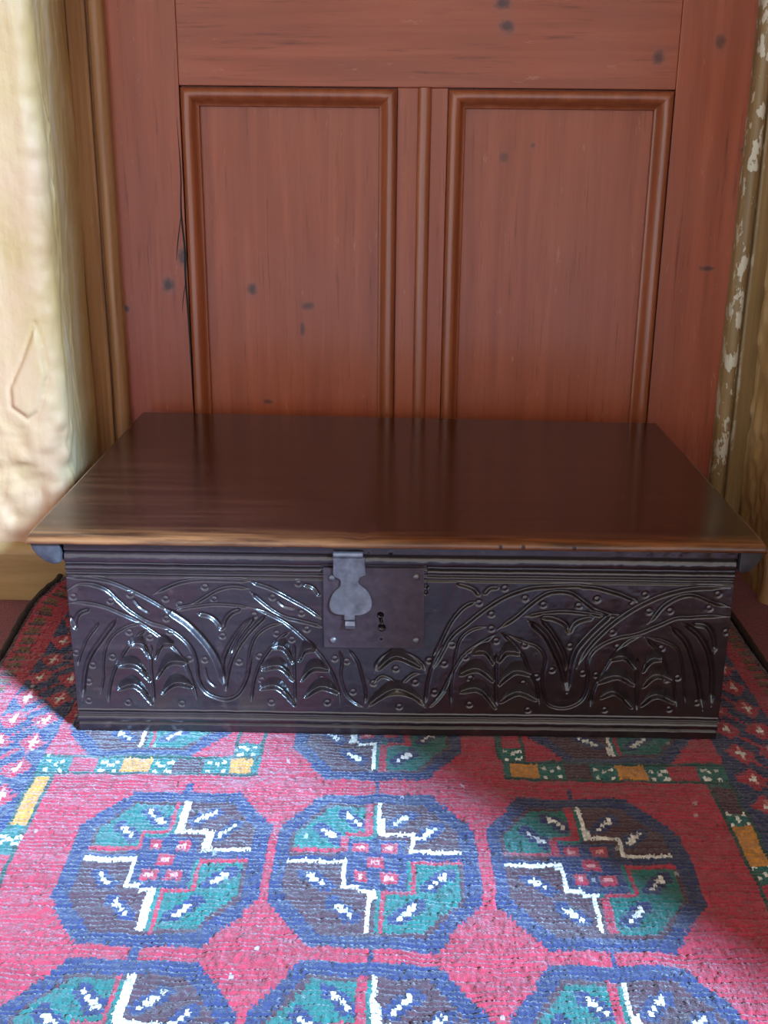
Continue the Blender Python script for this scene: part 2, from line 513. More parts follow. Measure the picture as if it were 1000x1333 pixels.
# the door
door = empty('door_1', (.3625, DOOR_Y, 0)); tag(door, 'red brown stained pine door with two tall lower panels', kind='structure')
DB = DOOR_Y + .035
def dboard(nm, x0, x1, z0, z1, mat, y0=DOOR_Y, bev=.0012, y1=DB): return board(nm, x0, x1, y0, y1, z0, z1, mat, door, bev)
dboard('stile', -.066, .0345, .004, 2.03, MAT_PINE)
dboard('stile', .6845, .790, .004, 2.03, MAT_PINE, y0=DOOR_Y + .0006)
dboard('rail', .0349, .6841, .6500, .865, MAT_PINE_H)
dboard('rail', .0349, .6841, .004, .170, MAT_PINE_H)
dboard('rail', .0349, .6841, 1.92, 2.03, MAT_PINE_H)
dboard('muntin', .3215, .3880, .1704, .6496, MAT_PINE, y0=DOOR_Y + .0004)
dboard('muntin', .3215, .3880, .8654, 1.9196, MAT_PINE, y0=DOOR_Y + .0004)
for (x0, x1) in ((.036, .3212), (.3883, .683)):
    dboard('panel', x0, x1, .1704, .6496, MAT_PINE, y0=DOOR_Y + .011, y1=DB - .006, bev=0)
    dboard('panel', x0, x1, .8654, 1.9196, MAT_PINE, y0=DOOR_Y + .011, y1=DB - .006, bev=0)

# swept bead down the middle of the muntin with a quirk line either side
def muntin_bead(z0, z1):
    xc, w = .3572, .0092
    pr = [(-w, .0006), (-w, -.0006), (-w * .86, -.0034), (-w * .55, -.0058), (0, -.0070), (w * .55, -.0058), (w * .86, -.0034), (w, -.0006), (w, .0006)]
    rings = [[(xc + a + .0003 * mnoise.noise(Vector((z * 12, 0, 0))), DOOR_Y + b, z) for a, b in pr] for z in np.linspace(z0, z1, 24)]
    o = fix_normals(sweep('centre_bead', None, rings, MAT_MOULD, door)); auto_smooth(o, 50)
muntin_bead(.1704, .6496); muntin_bead(.8654, 1.9196)

# bolection mouldings, four mitred lengths around each panel
MPROF = [(0, .004), (0, -.0020), (.0012, -.0060), (.0045, -.0092), (.0090, -.0098), (.0130, -.0078), (.0160, -.0035), (.0180, .0015), (.0200, .0042), (.0222, .0050), (.0232, .0075), (.0232, .0112)]
def moulding_frame(x0, x1, z0, z1):
    rect = [(x0, z0), (x1, z0), (x1, z1), (x0, z1)]
    inn = [(1, 1), (-1, 1), (-1, -1), (1, -1)]
    for i in range(4):
        a, b = i, (i + 1) % 4
        rings = []
        for t in np.linspace(0, 1, 18):
            r = []
            for (p, q) in MPROF:
                pa = (rect[a][0] + inn[a][0] * p, rect[a][1] + inn[a][1] * p); pb = (rect[b][0] + inn[b][0] * p, rect[b][1] + inn[b][1] * p)
                r.append((pa[0] + (pb[0] - pa[0]) * t, DOOR_Y + q + .0004 * mnoise.noise(Vector((pa[0] * 5 + t * 7, i * 3.1, 0))), pa[1] + (pb[1] - pa[1]) * t))
            r += [(r[-1][0], DOOR_Y + .0145, r[-1][2])]
            rings.append(r)
        o = fix_normals(sweep('panel_moulding', None, rings, MAT_MOULD, door)); auto_smooth(o, 45)
for (x0, x1) in ((.0365, .3208), (.3887, .6825)):
    moulding_frame(x0, x1, .172, .6478)
    moulding_frame(x0, x1, .868, 1.917)
# split in the left stile beside the moulding: a thin dark crack
def crack(pts, w):
    P = catmull(pts, .006)
    V = []; F = []
    n = len(P)
    for i, (x, z) in enumerate(P):
        ww = w * math.sin(math.pi * min(1, max(0.02, (i + .5) / n))) + .0001
        V += [(x - ww, DOOR_Y - .0003, z), (x + ww, DOOR_Y - .0003, z), (x + ww, DOOR_Y + .001, z), (x - ww, DOOR_Y + .001, z)]
    for i in range(n - 1):
        for k in range(4):
            F.append((i * 4 + k, i * 4 + (k + 1) % 4, i * 4 + 4 + (k + 1) % 4, i * 4 + 4 + k))
    F += [(3, 2, 1, 0), tuple(4 * n - 4 + k for k in range(4))]
    o = fix_normals(obj('crack', V, F, MAT_INSIDE, door)); o['label'] = 'dark split in the wood of the door'
crack([(.0300, .61), (.0318, .54), (.0300, .49), (.0325, .44), (.0318, .40), (.0335, .33), (.0340, .22)], .0013)
crack([(.0305, .49), (.0235, .45), (.0200, .425)], .0006)
crack([(.0325, .40), (.0275, .375), (.0250, .355)], .0005)

# carving of the front board, tenths of a millimetre: (width, depth, [x, z, ...])
GROOVES = [
 (40,22,[-12,1711,214,1708,418,1673,618,1587,819,1479,1019,1347]),
 (75,34,[939,1402,1019,1347,1179,1225,1318,1067,1437,884,1503,699,1532,511]),
 (42,24,[-3,1567,105,1636,250,1638,391,1584,507,1463,643,1330,804,1230,968,1176,1109,1075,1208,950,1253,789,1266,601,1335,461,1460,391,1566,381,1675,454,1754,609,1802,797,1839,983]),
 (38,22,[-15,1433,152,1440,336,1404,518,1328,700,1229,860,1106,1000,982,1098,856,1174,671,1218,483,1253,305]),
 (40,22,[853,1535,992,1615,1139,1673,1305,1702,1552,1705,1839,1694]),
 (38,20,[1063,1393,1230,1429,1358,1509,1506,1600,1652,1631,1826,1612]),
 (34,20,[1061,1370,1229,1406,1438,1436,1645,1430,1820,1410]),
 (34,18,[303,1234,164,1049,76,863,33,723]),
 (55,28,[484,1282,311,1052,169,842,102,654,57,345]),
 (32,18,[762,1218,593,1193,440,1099,347,960,302,774,288,586,230,372]),
 (36,22,[790,1162,647,1057,509,870,399,658,344,469,320,289]),
 (50,22,[1289,1340,1412,1307,1492,1229,1530,1139]),
 (50,22,[1726,1391,1621,1344,1555,1253,1531,1162]),
 (48,22,[209,1369,101,1322,52,1230,56,1139]),
 (48,22,[-2,1286,31,1230,52,1151]),
 (50,28,[1817,1302,1676,1118,1565,933,1517,769,1532,511]),
 (40,22,[1846,1212,1715,1027,1602,794,1551,559,1536,440]),
 (40,18,[802,1013,786,735,793,500,793,309]),
 (28,14,[653,1488,710,1399,810,1332]),
 (28,12,[1336,743,1362,603,1443,510]),
 (42,24,[1823,1693,1844,1682,2055,1605,2267,1481,2416,1390,2544,1286]),
 (42,24,[1820,1585,1861,1544,1987,1430,2135,1327,2306,1271,2478,1227,2554,1192]),
 (32,18,[2693,969,2736,826,2725,656,2779,461,2867,364,2967,311]),
 (38,22,[1815,1413,1964,1360,2155,1257,2326,1106,2475,942,2562,823,2648,655,2702,460,2712,312]),
 (34,20,[2791,970,2889,828,2944,635,2977,464,2967,341]),
 (32,18,[2177,1246,2003,1208,1870,1099,1800,931,1773,738,1723,542,1585,368]),
 (36,22,[2229,1164,2086,1055,1929,837,1847,642,1808,446,1794,322]),
 (48,26,[1603,880,1696,1073,1855,1311]),
 (42,22,[1985,1337,1807,1146,1670,953,1600,808]),
 (36,18,[2249,1034,2249,697,2252,329]),
 (46,22,[3064,710,3107,831,3236,929,3411,908,3543,814,3589,718]),
 (36,18,[3043,563,3130,662,3240,628,3307,531,3371,617,3458,692,3545,705]),
 (46,22,[3000,317,3110,430,3286,482,3462,447,3552,375,3586,326]),
 (40,18,[2355,1667,2451,1633,2514,1542]),
 (26,12,[2085,1501,2148,1432,2265,1399]),
 (36,20,[3585,351,3612,621,3672,864,3776,1057]),
 (30,16,[3630,327,3705,402,3790,526]),
 (44,24,[3620,684,3704,858,3832,1115,3982,1265,4167,1435,4371,1572,4595,1658,4821,1681,5066,1695,5333,1668]),
 (40,22,[3645,857,3719,1029,3828,1284,3956,1452,4088,1516]),
 (46,22,[3873,1694,3949,1679,4045,1639,4105,1568]),
 (46,22,[4282,1663,4197,1652,4142,1589]),
 (42,24,[4291,1207,4458,1335,4604,1483,4750,1598,4881,1631,5014,1612,5134,1532,5254,1441,5372,1390]),
 (36,22,[4553,1357,4723,1391,4912,1415,5085,1407,5258,1389,5374,1365]),
 (32,18,[4213,1248,4041,1203,3929,1096,3886,925,3863,731,3848,557,3855,315]),
 (36,20,[3638,334,3752,490,3863,731,3955,905,4105,1035,4293,1165]),
 (36,22,[4311,1186,4431,1082,4554,935,4641,743,4729,549,4761,330]),
 (34,20,[4350,1176,4547,1084,4704,1023,4788,896,4770,702,4789,528,4856,376,4997,334,5150,392,5221,513,5227,709,5215,881,5282,1032,5392,1118]),
 (62,32,[4593,1316,4774,1151,4881,962,4972,748,5025,510]),
 (44,26,[4707,1339,4850,1173,4979,942,5023,706]),
 (62,32,[5447,1412,5357,1338,5197,1157,5075,965,5033,706,5035,510]),
 (52,26,[4706,1345,4840,1341,4979,1270,5000,1175]),
 (52,26,[5241,1357,5147,1335,5054,1281,5004,1175]),
 (40,18,[4292,953,4318,323]),
 (42,24,[5048,1685,5238,1677,5430,1629,5567,1579,5686,1519]),
 (48,26,[5105,794,5189,988,5312,1159,5454,1308,5634,1456,5815,1562,5998,1637,6183,1681,6370,1694,6559,1696]),
 (42,24,[5781,1292,5833,1356,5917,1481,6041,1576,6170,1613,6286,1590,6425,1530,6581,1491]),
 (40,22,[5052,1613,5154,1511,5293,1431,5449,1381,5543,1393]),
 (36,22,[5231,796,5240,946,5339,1054,5505,1141,5694,1186,5878,1273,6061,1359,6213,1372,6401,1389,6592,1388]),
 (36,20,[5273,316,5297,537,5363,711,5481,950,5605,1100,5734,1165]),
 (36,22,[5763,1155,5921,999,6013,829,6111,615,6166,331]),
 (32,18,[5792,1156,5949,1116,6090,1044,6148,939,6198,725,6250,376]),
 (58,30,[6012,1275,6180,1109,6278,898,6359,662,6431,335]),
 (58,28,[6122,1318,6308,1174,6423,985,6488,729,6514,381]),
 (34,20,[5131,380,5204,469,5234,601,5231,796]),
 (40,18,[5715,932,5756,302]),
 (55,24,[6220,1299,6374,1280,6454,1155,6481,986]),
]
LEAVES = [
 [578,964,704,954,781,828],
 [457,729,626,720,766,570],
 [440,470,612,497,772,309],
 [1020,970,904,957,844,829],
 [1157,764,967,761,842,607],
 [1188,506,1018,527,885,430],
 [2030,959,2149,937,2234,794],
 [1926,716,2101,731,2230,599],
 [1898,496,2074,499,2248,317],
 [2465,941,2355,916,2300,819],
 [2583,714,2429,712,2318,601],
 [2691,460,2515,506,2360,417],
 [3108,735,3281,858,3522,765],
 [3022,342,3285,494,3551,387],
 [4070,928,4186,930,4268,824],
 [3942,689,4116,735,4276,629],
 [3948,493,4144,507,4308,323],
 [4515,935,4399,933,4326,846],
 [4643,700,4487,719,4336,587],
 [4717,418,4537,481,4364,390],
 [5467,885,5601,898,5707,782],
 [5350,625,5540,682,5702,608],
 [5382,450,5535,497,5703,345],
 [5950,893,5855,870,5787,761],
 [6087,658,5928,699,5801,588],
 [6130,407,5948,470,5800,369],
]
PUNCHES = [53,1501,424,1462,625,1532,975,1492,1374,1627,1461,1495,973,1278,1529,1093,589,1125,402,845,194,749,137,560,121,346,997,1131,1182,834,1339,825,1687,807,795,1070,527,329,1083,326,1117,1438,35,886,2302,1677,2043,1524,2329,1353,1855,1323,2381,1178,2077,1126,2227,1062,1687,804,1897,873,1912,606,2527,628,2005,350,2580,359,2660,856,2780,826,2845,487,3282,750,3481,602,3054,588,3618,851,3681,488,3321,329,4348,1654,4098,1496,4553,1550,4737,1485,5090,1475,4227,1373,4233,1216,4287,1080,3844,1031,3984,894,3773,816,3683,500,4578,1042,4864,768,5031,1038,5176,741,4712,690,4580,612,4041,658,5265,1554,4644,306,4041,363,5265,1550,5735,1607,5997,1437,5788,1428,6383,1474,6453,1623,5444,1193,5504,1035,5314,721,5947,1031,6027,679,6141,702,6087,341,6363,422,5430,319,5089,1480,5621,1498,6572,1220]

# ------------------------------------------------------------------ the bible box
W, H = .66, .2080
LIDT = .0095
box = empty('carved_oak_box', (W / 2, .245, 0))
tag(box, 'low black oak box with carved front, iron lock and polished lid', 'box')

NX, NZ = 900, 300
xs = np.linspace(0, W, NX); zs = np.linspace(0, H, NZ)
GX, GZ = np.meshgrid(xs, zs, indexing='ij')

def groove_depth(pts, width, depth, taper=True):
    """V-cut with rounded bottom along a curve; returns (slice, depth array)"""
    P = catmull(pts, .0011)
    n = len(P)
    tt = np.linspace(0, 1, n)
    ends = np.clip(np.minimum(tt, 1 - tt) / .10, .25, 1) if taper else np.ones(n)
    hw = width / 2
    x0, x1 = P[:, 0].min() - width, P[:, 0].max() + width
    z0, z1 = P[:, 1].min() - width, P[:, 1].max() + width
    i0, i1 = np.searchsorted(xs, [x0, x1]); k0, k1 = np.searchsorted(zs, [z0, z1])
    if i1 <= i0 or k1 <= k0: return None
    best = np.zeros((i1 - i0, k1 - k0))
    for j in range(n):
        x, z = P[j]; r = hw * ends[j]
        a0, a1 = np.searchsorted(xs, [x - r, x + r]); b0, b1 = np.searchsorted(zs, [z - r, z + r])
        if a1 <= a0 or b1 <= b0: continue
        dd = np.hypot(xs[a0:a1, None] - x, zs[None, b0:b1] - z) / r
        v = depth * ends[j] * np.clip(1 - dd ** 1.35, 0, 1)
        a0 -= i0; a1 -= i0; b0 -= k0; b1 -= k0
        a0c, b0c = max(a0, 0), max(b0, 0)
        sub = best[a0c:a1, b0c:b1]
        vv = v[a0c - a0:a0c - a0 + sub.shape[0], b0c - b0:b0c - b0 + sub.shape[1]]
        np.maximum(sub, vv, out=sub)
    return (slice(i0, i1), slice(k0, k1)), best

HGT = np.zeros((NX, NZ))                      # cut depth, metres, into the front
def pairs(l): return [(l[i] / 1e4, l[i + 1] / 1e4) for i in range(0, len(l), 2)]
field = (GZ > .0245) & (GZ < .1715)
HGT[field] = .0008
carve = np.zeros_like(HGT)
for w, d, l in GROOVES:
    r = groove_depth(pairs(l), w / 1e4 * 1.22, d / 1e4 * 1.5)
    if r: carve[r[0]] = np.maximum(carve[r[0]], r[1])
# scooped leaves: steep bright lower edge, hollow rising away above it
for l in LEAVES:
    P = catmull(pairs(l), .0009)
    n = len(P)
    for j in range(n):
        t = j / (n - 1)
        wl = .0135 * (math.sin(math.pi * min(1, .12 + t * .85)) ** .7)
        x, z = P[j]
        a0, a1 = np.searchsorted(xs, [x - .0011, x + .0011]); b0, b1 = np.searchsorted(zs, [z - .0012, z + wl])
        if a1 <= a0 or b1 <= b0: continue
        u = (zs[b0:b1] - z)
        prof = np.where(u < 0, 1 + u / .0012, np.clip(1 - u / wl, 0, 1) ** .8) * .0065 * min(1, .35 + 2.2 * min(t, 1 - t) + .2)
        sub = carve[a0:a1, b0:b1]
        np.maximum(sub, prof[None, :].repeat(sub.shape[0], 0), out=sub)
pun = PUNCHES
for i in range(0, len(pun), 2):
    x, z = pun[i] / 1e4, pun[i + 1] / 1e4
    a0, a1 = np.searchsorted(xs, [x - .005, x + .005]); b0, b1 = np.searchsorted(zs, [z - .005, z + .005])
    dd = np.hypot(xs[a0:a1, None] - x, zs[None, b0:b1] - z)
    ring = .0010 * np.exp(-((dd - .0028) / .0009) ** 2)
    carve[a0:a1, b0:b1] = np.maximum(carve[a0:a1, b0:b1], ring)
carve[~field] = 0
HGT += carve
# run mouldings above and below the carving
def bead(z0, z1, proud):
    u = (GZ - (z0 + z1) / 2) / ((z1 - z0) / 2)
    m = np.abs(u) < 1
    HGT[m] = (.0034 - (.0034 + proud) * np.sqrt(np.clip(1 - u[m] ** 2, 0, 1)))
for g in (.1985, .1845, .1772, .1722, .0225, .0088):
    HGT[np.abs(GZ - g) < .0010] = .0040
bead(.1858, .1976, .0004); bead(.1781, .1838, -.0004); bead(.1732, .1766, -.0012)
bead(.0097, .0185, .0006); bead(.0186, .0216, -.0010)
HGT[GZ < .0080] = .0010
# keyhole behind the plate, and hand-worn unevenness
for (kx, kz, kr) in ((.3120, .1359, .0034), (.3135, .1224, .0040), (.3127, .129, .0022)):
    HGT[np.hypot(GX - kx, GZ - kz) < kr] = .012
HGT += .0005 * vnoise(HGT.shape, (60, 8), 3) + .00010 * vnoise(HGT.shape, (200, 60), 4) + .0012 * vnoise(HGT.shape, (4, 2), 6)
flat = (GX > .253) & (GX < .358) & (GZ > .098) & (GZ < .189) & (HGT < .008)
HGT[flat] = np.maximum(HGT[flat], .0012)
# two worm / nail scars in the top moulding
for (cx, cz, r) in ((.322, .2002, .0016), (.357, .166, .0022), (.357, .159, .0018), (.30, .2005, .001)):
    HGT[np.hypot((GX - cx), (GZ - cz)) < r] = .005
P = np.stack([GX, HGT, GZ], -1)
Pp = np.pad(P, ((1, 1), (1, 1), (0, 0)), mode='edge')
Pp[0, :, 1] = Pp[-1, :, 1] = .016; Pp[:, 0, 1] = Pp[:, -1, 1] = .016
front = grid_obj('front_board', Pp, MAT_OAK, box, smooth=True, origin=(W / 2, 0, H / 2))
front['label'] = 'front board carved with interlaced strapwork, leaves and punched rings'
me = front.data
board('back_board', 0, W, .452, .466, 0, H, MAT_OAK, box)
board('side_board', .0005, .016, .0166, .4516, 0, H, MAT_OAK, box)
board('side_board', W - .016, W - .0005, .0166, .4516, 0, H, MAT_OAK, box)
board('base_board', .0165, W - .0165, .0166, .4516, .004, .014, MAT_INSIDE, box)

# lid: one plank with a rounded nose, slightly out of square
LZ0, LZ1 = H + .0003, H + .0003 + LIDT
XL, XR = -.0325, W + .0245
def lid_profile(yb):
    yf = -.0100
    p = [(yf + .0030, LZ0), (yf + .0010, LZ0 + .0008), (yf, LZ0 + .0030), (yf + .0004, LZ0 + .0052), (yf + .0018, LZ1 - .0026), (yf + .0042, LZ1 - .0012), (yf + .0080, LZ1 - .0004), (yf + .013, LZ1)]
    for t in (.05, .12, .25, .4, .55, .7, .85, .97): p.append((yf + .013 + (yb - yf - .013) * t, LZ1))
    p += [(yb - .001, LZ1 - .0002), (yb, LZ1 - .0015), (yb, LZ0 + .001), (yb - .001, LZ0)]
    for t in (.7, .35): p.append((yf + (yb - yf) * t, LZ0))
    return p
rings = []
stations = np.r_[XL, XL + .0005, XL + .0014, XL + .0025, XL + .0032, XL + .006, np.linspace(XL + .02, XR - .02, 70), XR - .006, XR - .0032, XR - .0025, XR - .0014, XR - .0005, XR]
for i, x in enumerate(stations):
    t = (x - XL) / (XR - XL)
    yb = .507 * (1 - t) + .478 * t
    e = min(x - XL, XR - x)
    q = 1 - max(0, 1 - e / .0025)
    r = []
    for (y, z) in lid_profile(yb):
        zc = LZ0 + (z - LZ0) * (.80 + .20 * math.sqrt(max(0, 1 - (1 - q) ** 2)))
        wob = .0007 * mnoise.noise(Vector((x * 14, 0, 2))) if y < .004 else 0
        warp = .0006 * mnoise.noise(Vector((x * 5, y * 4, 1))) if z > LZ0 + .001 else 0
        dent = -.0030 * math.exp(-((x - .2895) / .010) ** 2 - ((y - .002) / .006) ** 2) if z > LZ0 + .004 else 0
        chip = .0012 * max(0, mnoise.noise(Vector((x * 60, 5, y * 40)))) if y < -.006 else 0
        r.append((x, y + wob + chip, zc + warp + dent))
    rings.append(r)
lid = fix_normals(sweep('lid', None, rings, MAT_LID, box)); auto_smooth(lid, 50)
lid['label'] = 'polished dark oak plank lid with a worn rounded front edge'

# cleats under the lid ends
def cleat(xi, xo):
    s = 1 if xo > xi else -1
    w = abs(xo - xi)
    pr = [(0, 0), (0, -.0195), (w * .12, -.0212), (w * .30, -.0215), (w * .55, -.0185), (w * .78, -.0130), (w * .93, -.0070), (w, -.0010), (w, 0)]
    rings = []
    for y in (-.0045, -.0035, .10, .25, .40, .459, .460):
        k = .94 if y in (-.0045, .460) else 1
        rings.append([(xi + s * a * k, y, LZ0 - .0002 + b * k) for a, b in pr])
    o = fix_normals(sweep('cleat', None, rings, MAT_CLEAT, lid)); auto_smooth(o, 40)
    o['label'] = 'quarter round grey oak cleat under the lid end'
cleat(-.0022, XL + .0015); cleat(W + .0018, XR - .0012)

# little nail heads
def dome(name, c, r, h, mat, parent, axis='y', n=12):
    V = []; F = []
    prof = [(1, .0), (1, .25), (.86, .62), (.55, .9), (0, 1)]
    for (a, b) in prof[:-1]:
        for k in range(n):
            t = 2 * math.pi * k / n
            rr = r * a * (1 + .07 * math.sin(3 * t + c[0] * 900))
            V.append((c[0] + rr * math.cos(t), c[1] - h * b, c[2] + rr * math.sin(t)))
    V.append((c[0], c[1] - h, c[2]))
    for j in range(len(prof) - 2):
        for k in range(n):
            F.append((j * n + k, j * n + (k + 1) % n, (j + 1) * n + (k + 1) % n, (j + 1) * n + k))
    j = len(prof) - 2
    for k in range(n): F.append((j * n + k, j * n + (k + 1) % n, len(V) - 1))
    F.append(tuple(range(n))[::-1])
    return fix_normals(obj(name, V, F, mat, parent, smooth=True, origin=c))
for nx in (.4275, .4495, .4985):
    dome('nail', (nx, -.0092, LZ0 + .0040), .0021, .0012, MAT_PLATE, lid)

# lock plate with a real keyhole
def plate_mesh(outer, holes, y0, y1, bev=0):
    bm = bmesh.new()
    edges = []
    for loop in [outer] + holes:
        vs = [bm.verts.new((x, 0, z)) for x, z in loop]
        for i in range(len(vs)): edges.append(bm.edges.new((vs[i], vs[(i + 1) % len(vs)])))
    r = bmesh.ops.triangle_fill(bm, use_beauty=True, use_dissolve=False, edges=edges)
    fs = [f for f in bm.faces]
    ex = bmesh.ops.extrude_face_region(bm, geom=fs)
    for v in bm.verts: v.co.y = y1
    for g in ex['geom']:
        if isinstance(g, bmesh.types.BMVert): g.co.y = y0
    bmesh.ops.recalc_face_normals(bm, faces=bm.faces[:])
    V = [v.co.copy() for v in bm.verts]; bm.verts.index_update()
    F = [[v.index for v in f.verts] for f in bm.faces]
    bm.free()
    return V, F
def ring(cx, cz, r, a0, a1, n): return [(cx + r * math.cos(t), cz + r * math.sin(t)) for t in np.linspace(a0, a1, n)]
key = ring(.3120, .1359, .0036, math.radians(-60), math.radians(240), 16) + ring(.3135, .1222, .0044, math.radians(118), math.radians(420), 16)
vent = ring(.3129, .1095, .0012, 0, 2 * math.pi * 7 / 8, 8)
pl_out = [(.2553, .1852), (.2556, .1600), (.2553, .1300), (.2557, .1000), (.2800, .0996), (.3200, .1000), (.3556, .1006), (.3553, .1300), (.3549, .1600), (.3546, .1866), (.3300, .1860), (.2800, .1855)]
V, F = plate_mesh(pl_out, [key, vent], -.0022, .0022)
plate = obj('lock_plate', V, F, MAT_PLATE, box, origin=(.305, 0, .143)); plate['label'] = 'square dark iron lock plate with keyhole'
for c in ((.2639, .1753), (.3471, .1775), (.2646, .1080), (.3480, .1090)):
    dome('nail', (c[0], -.0020, c[1]), .0036, .0026, MAT_HASP, plate)

# hasp: vase-shaped strap hanging from the lid
HASP = [(.2654, .1972), (.2959, .1978), (.2973, .1795), (.2919, .1772), (.2901, .1735), (.2909, .1698), (.2994, .1618), (.3033, .1515), (.3016, .1425), (.2940, .1376), (.2864, .1366), (.2864, .1318),
        (.2761, .1316), (.2761, .1369), (.2685, .1375), (.2630, .1412), (.2614, .1494), (.2652, .1599), (.2709, .1659), (.2727, .1710), (.2714, .1747), (.2652, .1775)]
sm = []
corner = {0, 1, 2, 10, 11, 12, 13, 21}
nH = len(HASP)
for i in range(nH):
    a, b, c, d = [np.array(HASP[(i + k) % nH]) for k in (-1, 0, 1, 2)]
    if i in corner: a = b
    if (i + 1) % nH in corner: d = c
    for t in np.linspace(0, 1, 6, endpoint=False):
        if i in corner and (i + 1) % nH in corner:
            sm.append(tuple(b + (c - b) * t))
        else:
            sm.append(tuple(.5 * (2 * b + (c - a) * t + (2 * a - 5 * b + 4 * c - d) * t * t + (3 * b - a - 3 * c + d) * t ** 3)))
V, F = plate_mesh(sm, [], -.0062, -.0040)
V = [Vector((v.x, v.y + .0012 * math.sin((v.z - .13) * 46), v.z)) for v in V]
hasp = obj('hasp', V, F, MAT_HASP, lid, origin=(.2815, -.005, .16)); hasp['label'] = 'grey iron vase shaped hasp hanging over the lock plate'
bm = bmesh.new(); bm.from_mesh(hasp.data)
es = [e for e in bm.edges if len(e.link_faces) == 2 and e.calc_face_angle(0) > 1.0]
bmesh.ops.bevel(bm, geom=es, offset=.0005, segments=2, affect='EDGES'); bm.to_mesh(hasp.data); bm.free()
def knuckle(name, x0, x1, zc, r, y, mat, parent, n=14):
    rings = [[(x, y + rr * math.cos(t), zc + rr * math.sin(t)) for t in np.linspace(0, 2 * math.pi, n, endpoint=False)] for x, rr in ((x0, r * .8), (x0 + .0006, r), (x1 - .0006, r), (x1, r * .8))]
    o = fix_normals(sweep(name, None, rings, mat, parent)); auto_smooth(o, 40); return o
knuckle('hinge_barrel', .2650, .2945, .2003, .0034, -.0040, MAT_HASP, lid)
# staple loop under the hasp tongue
st = [(.2775, -.0020, .1312), (.2775, -.0072, .1305), (.2775, -.0085, .1265), (.2775, -.0072, .1228), (.2775, -.0020, .1222)]
rings = []
for (x, y, z) in st:
    rings.append([(.2772, y, z), (.2868, y, z), (.2868, y + .0016, z + (.0012 if z < .1265 else -.0012)), (.2772, y + .0016, z + (.0012 if z < .1265 else -.0012))])
o = fix_normals(sweep('staple', None, rings, MAT_HASP, plate)); o['label'] = 'small iron staple below the hasp'

# ------------------------------------------------------------------ the rug, knot by knot
RX0, RX1, RY0, RY1 = -.140, .766, -1.05, .40
KW, KH = .0036, .0050
nkx = int(round((RX1 - RX0) / KW)); nky = int(round((RY1 - RY0) / KH))
RED, NAVY, GREEN, BROWN, WHITE, YEL, PINK, DGREEN, OLIVE = range(9)
PAL = np.array([(.36, .016, .036), (.016, .021, .078), (.005, .105, .086), (.062, .017, .024), (.74, .70, .63), (.55, .215, .025), (.66, .26, .24), (.008, .045, .033), (.14, .06, .02)])
kx = RX0 + (np.arange(nkx) + .5) * KW; ky = RY0 + (np.arange(nky) + .5) * KH
U, Vv = np.meshgrid(kx, ky, indexing='ij')
I = np.full(U.shape, RED)
def put(mask, c): I[mask] = c
def rect(x0, x1, y0, y1): return (U >= min(x0, x1)) & (U < max(x0, x1)) & (Vv >= min(y0, y1)) & (Vv < max(y0, y1))
def linem(pts, w):
    d = np.full(U.shape, 1e9)
    for a, b in zip(pts[:-1], pts[1:]):
        a = np.array(a); b = np.array(b); ab = b - a
        t = np.clip(((U - a[0]) * ab[0] + (Vv - a[1]) * ab[1]) / (ab @ ab + 1e-12), 0, 1)
        d = np.minimum(d, np.hypot(U - a[0] - t * ab[0], Vv - a[1] - t * ab[1]))
    return d < w / 2
# outer guard and main border
for side in (0, 1):
    fx = (lambda x: x) if side == 0 else (lambda x: .636 - x)
    put(rect(fx(-.20), fx(-.098), -2, 2), RED)
    yy = Vv / .020
    g = rect(fx(-.138), fx(-.100), -2, 2)
    uu = np.abs(U - fx(-.119))
    put(g & ((np.abs((yy % 1) - .5) * .02 + uu * .6) < .0075), OLIVE)
    put(g & (np.abs((yy % 1)) < .2) & (uu < .010), BROWN)
    put(rect(fx(-.098), fx(-.021), -2, 2), NAVY)
    b = rect(fx(-.097), fx(-.022), -2, 2)
    put(rect(fx(-.0985), fx(-.0945), -2, 2), RED)
    # lattice lines and flowers
    for cx0 in (-.078, -.042):
        for r in range(-24, 10):
            cy = .024 + .0475 * r
            cx = fx(cx0)
            put(b & (np.abs(U - cx) / .0165 + np.abs(Vv - cy) / .021 < 1), RED)
            put(b & (np.abs(U - cx) / .0055 + np.abs(Vv - cy) / .0062 < 1), WHITE if True else PINK)
            put(b & (np.abs(U - cx) < .0022) & (np.abs(np.abs(Vv - cy) - .0085) < .003), PINK)
            if cx0 == -.078:
                put(b & linem([(cx, cy), (fx(-.060), cy + .024), (fx(-.042), cy + .0475)], .0045) & (I == NAVY), RED)
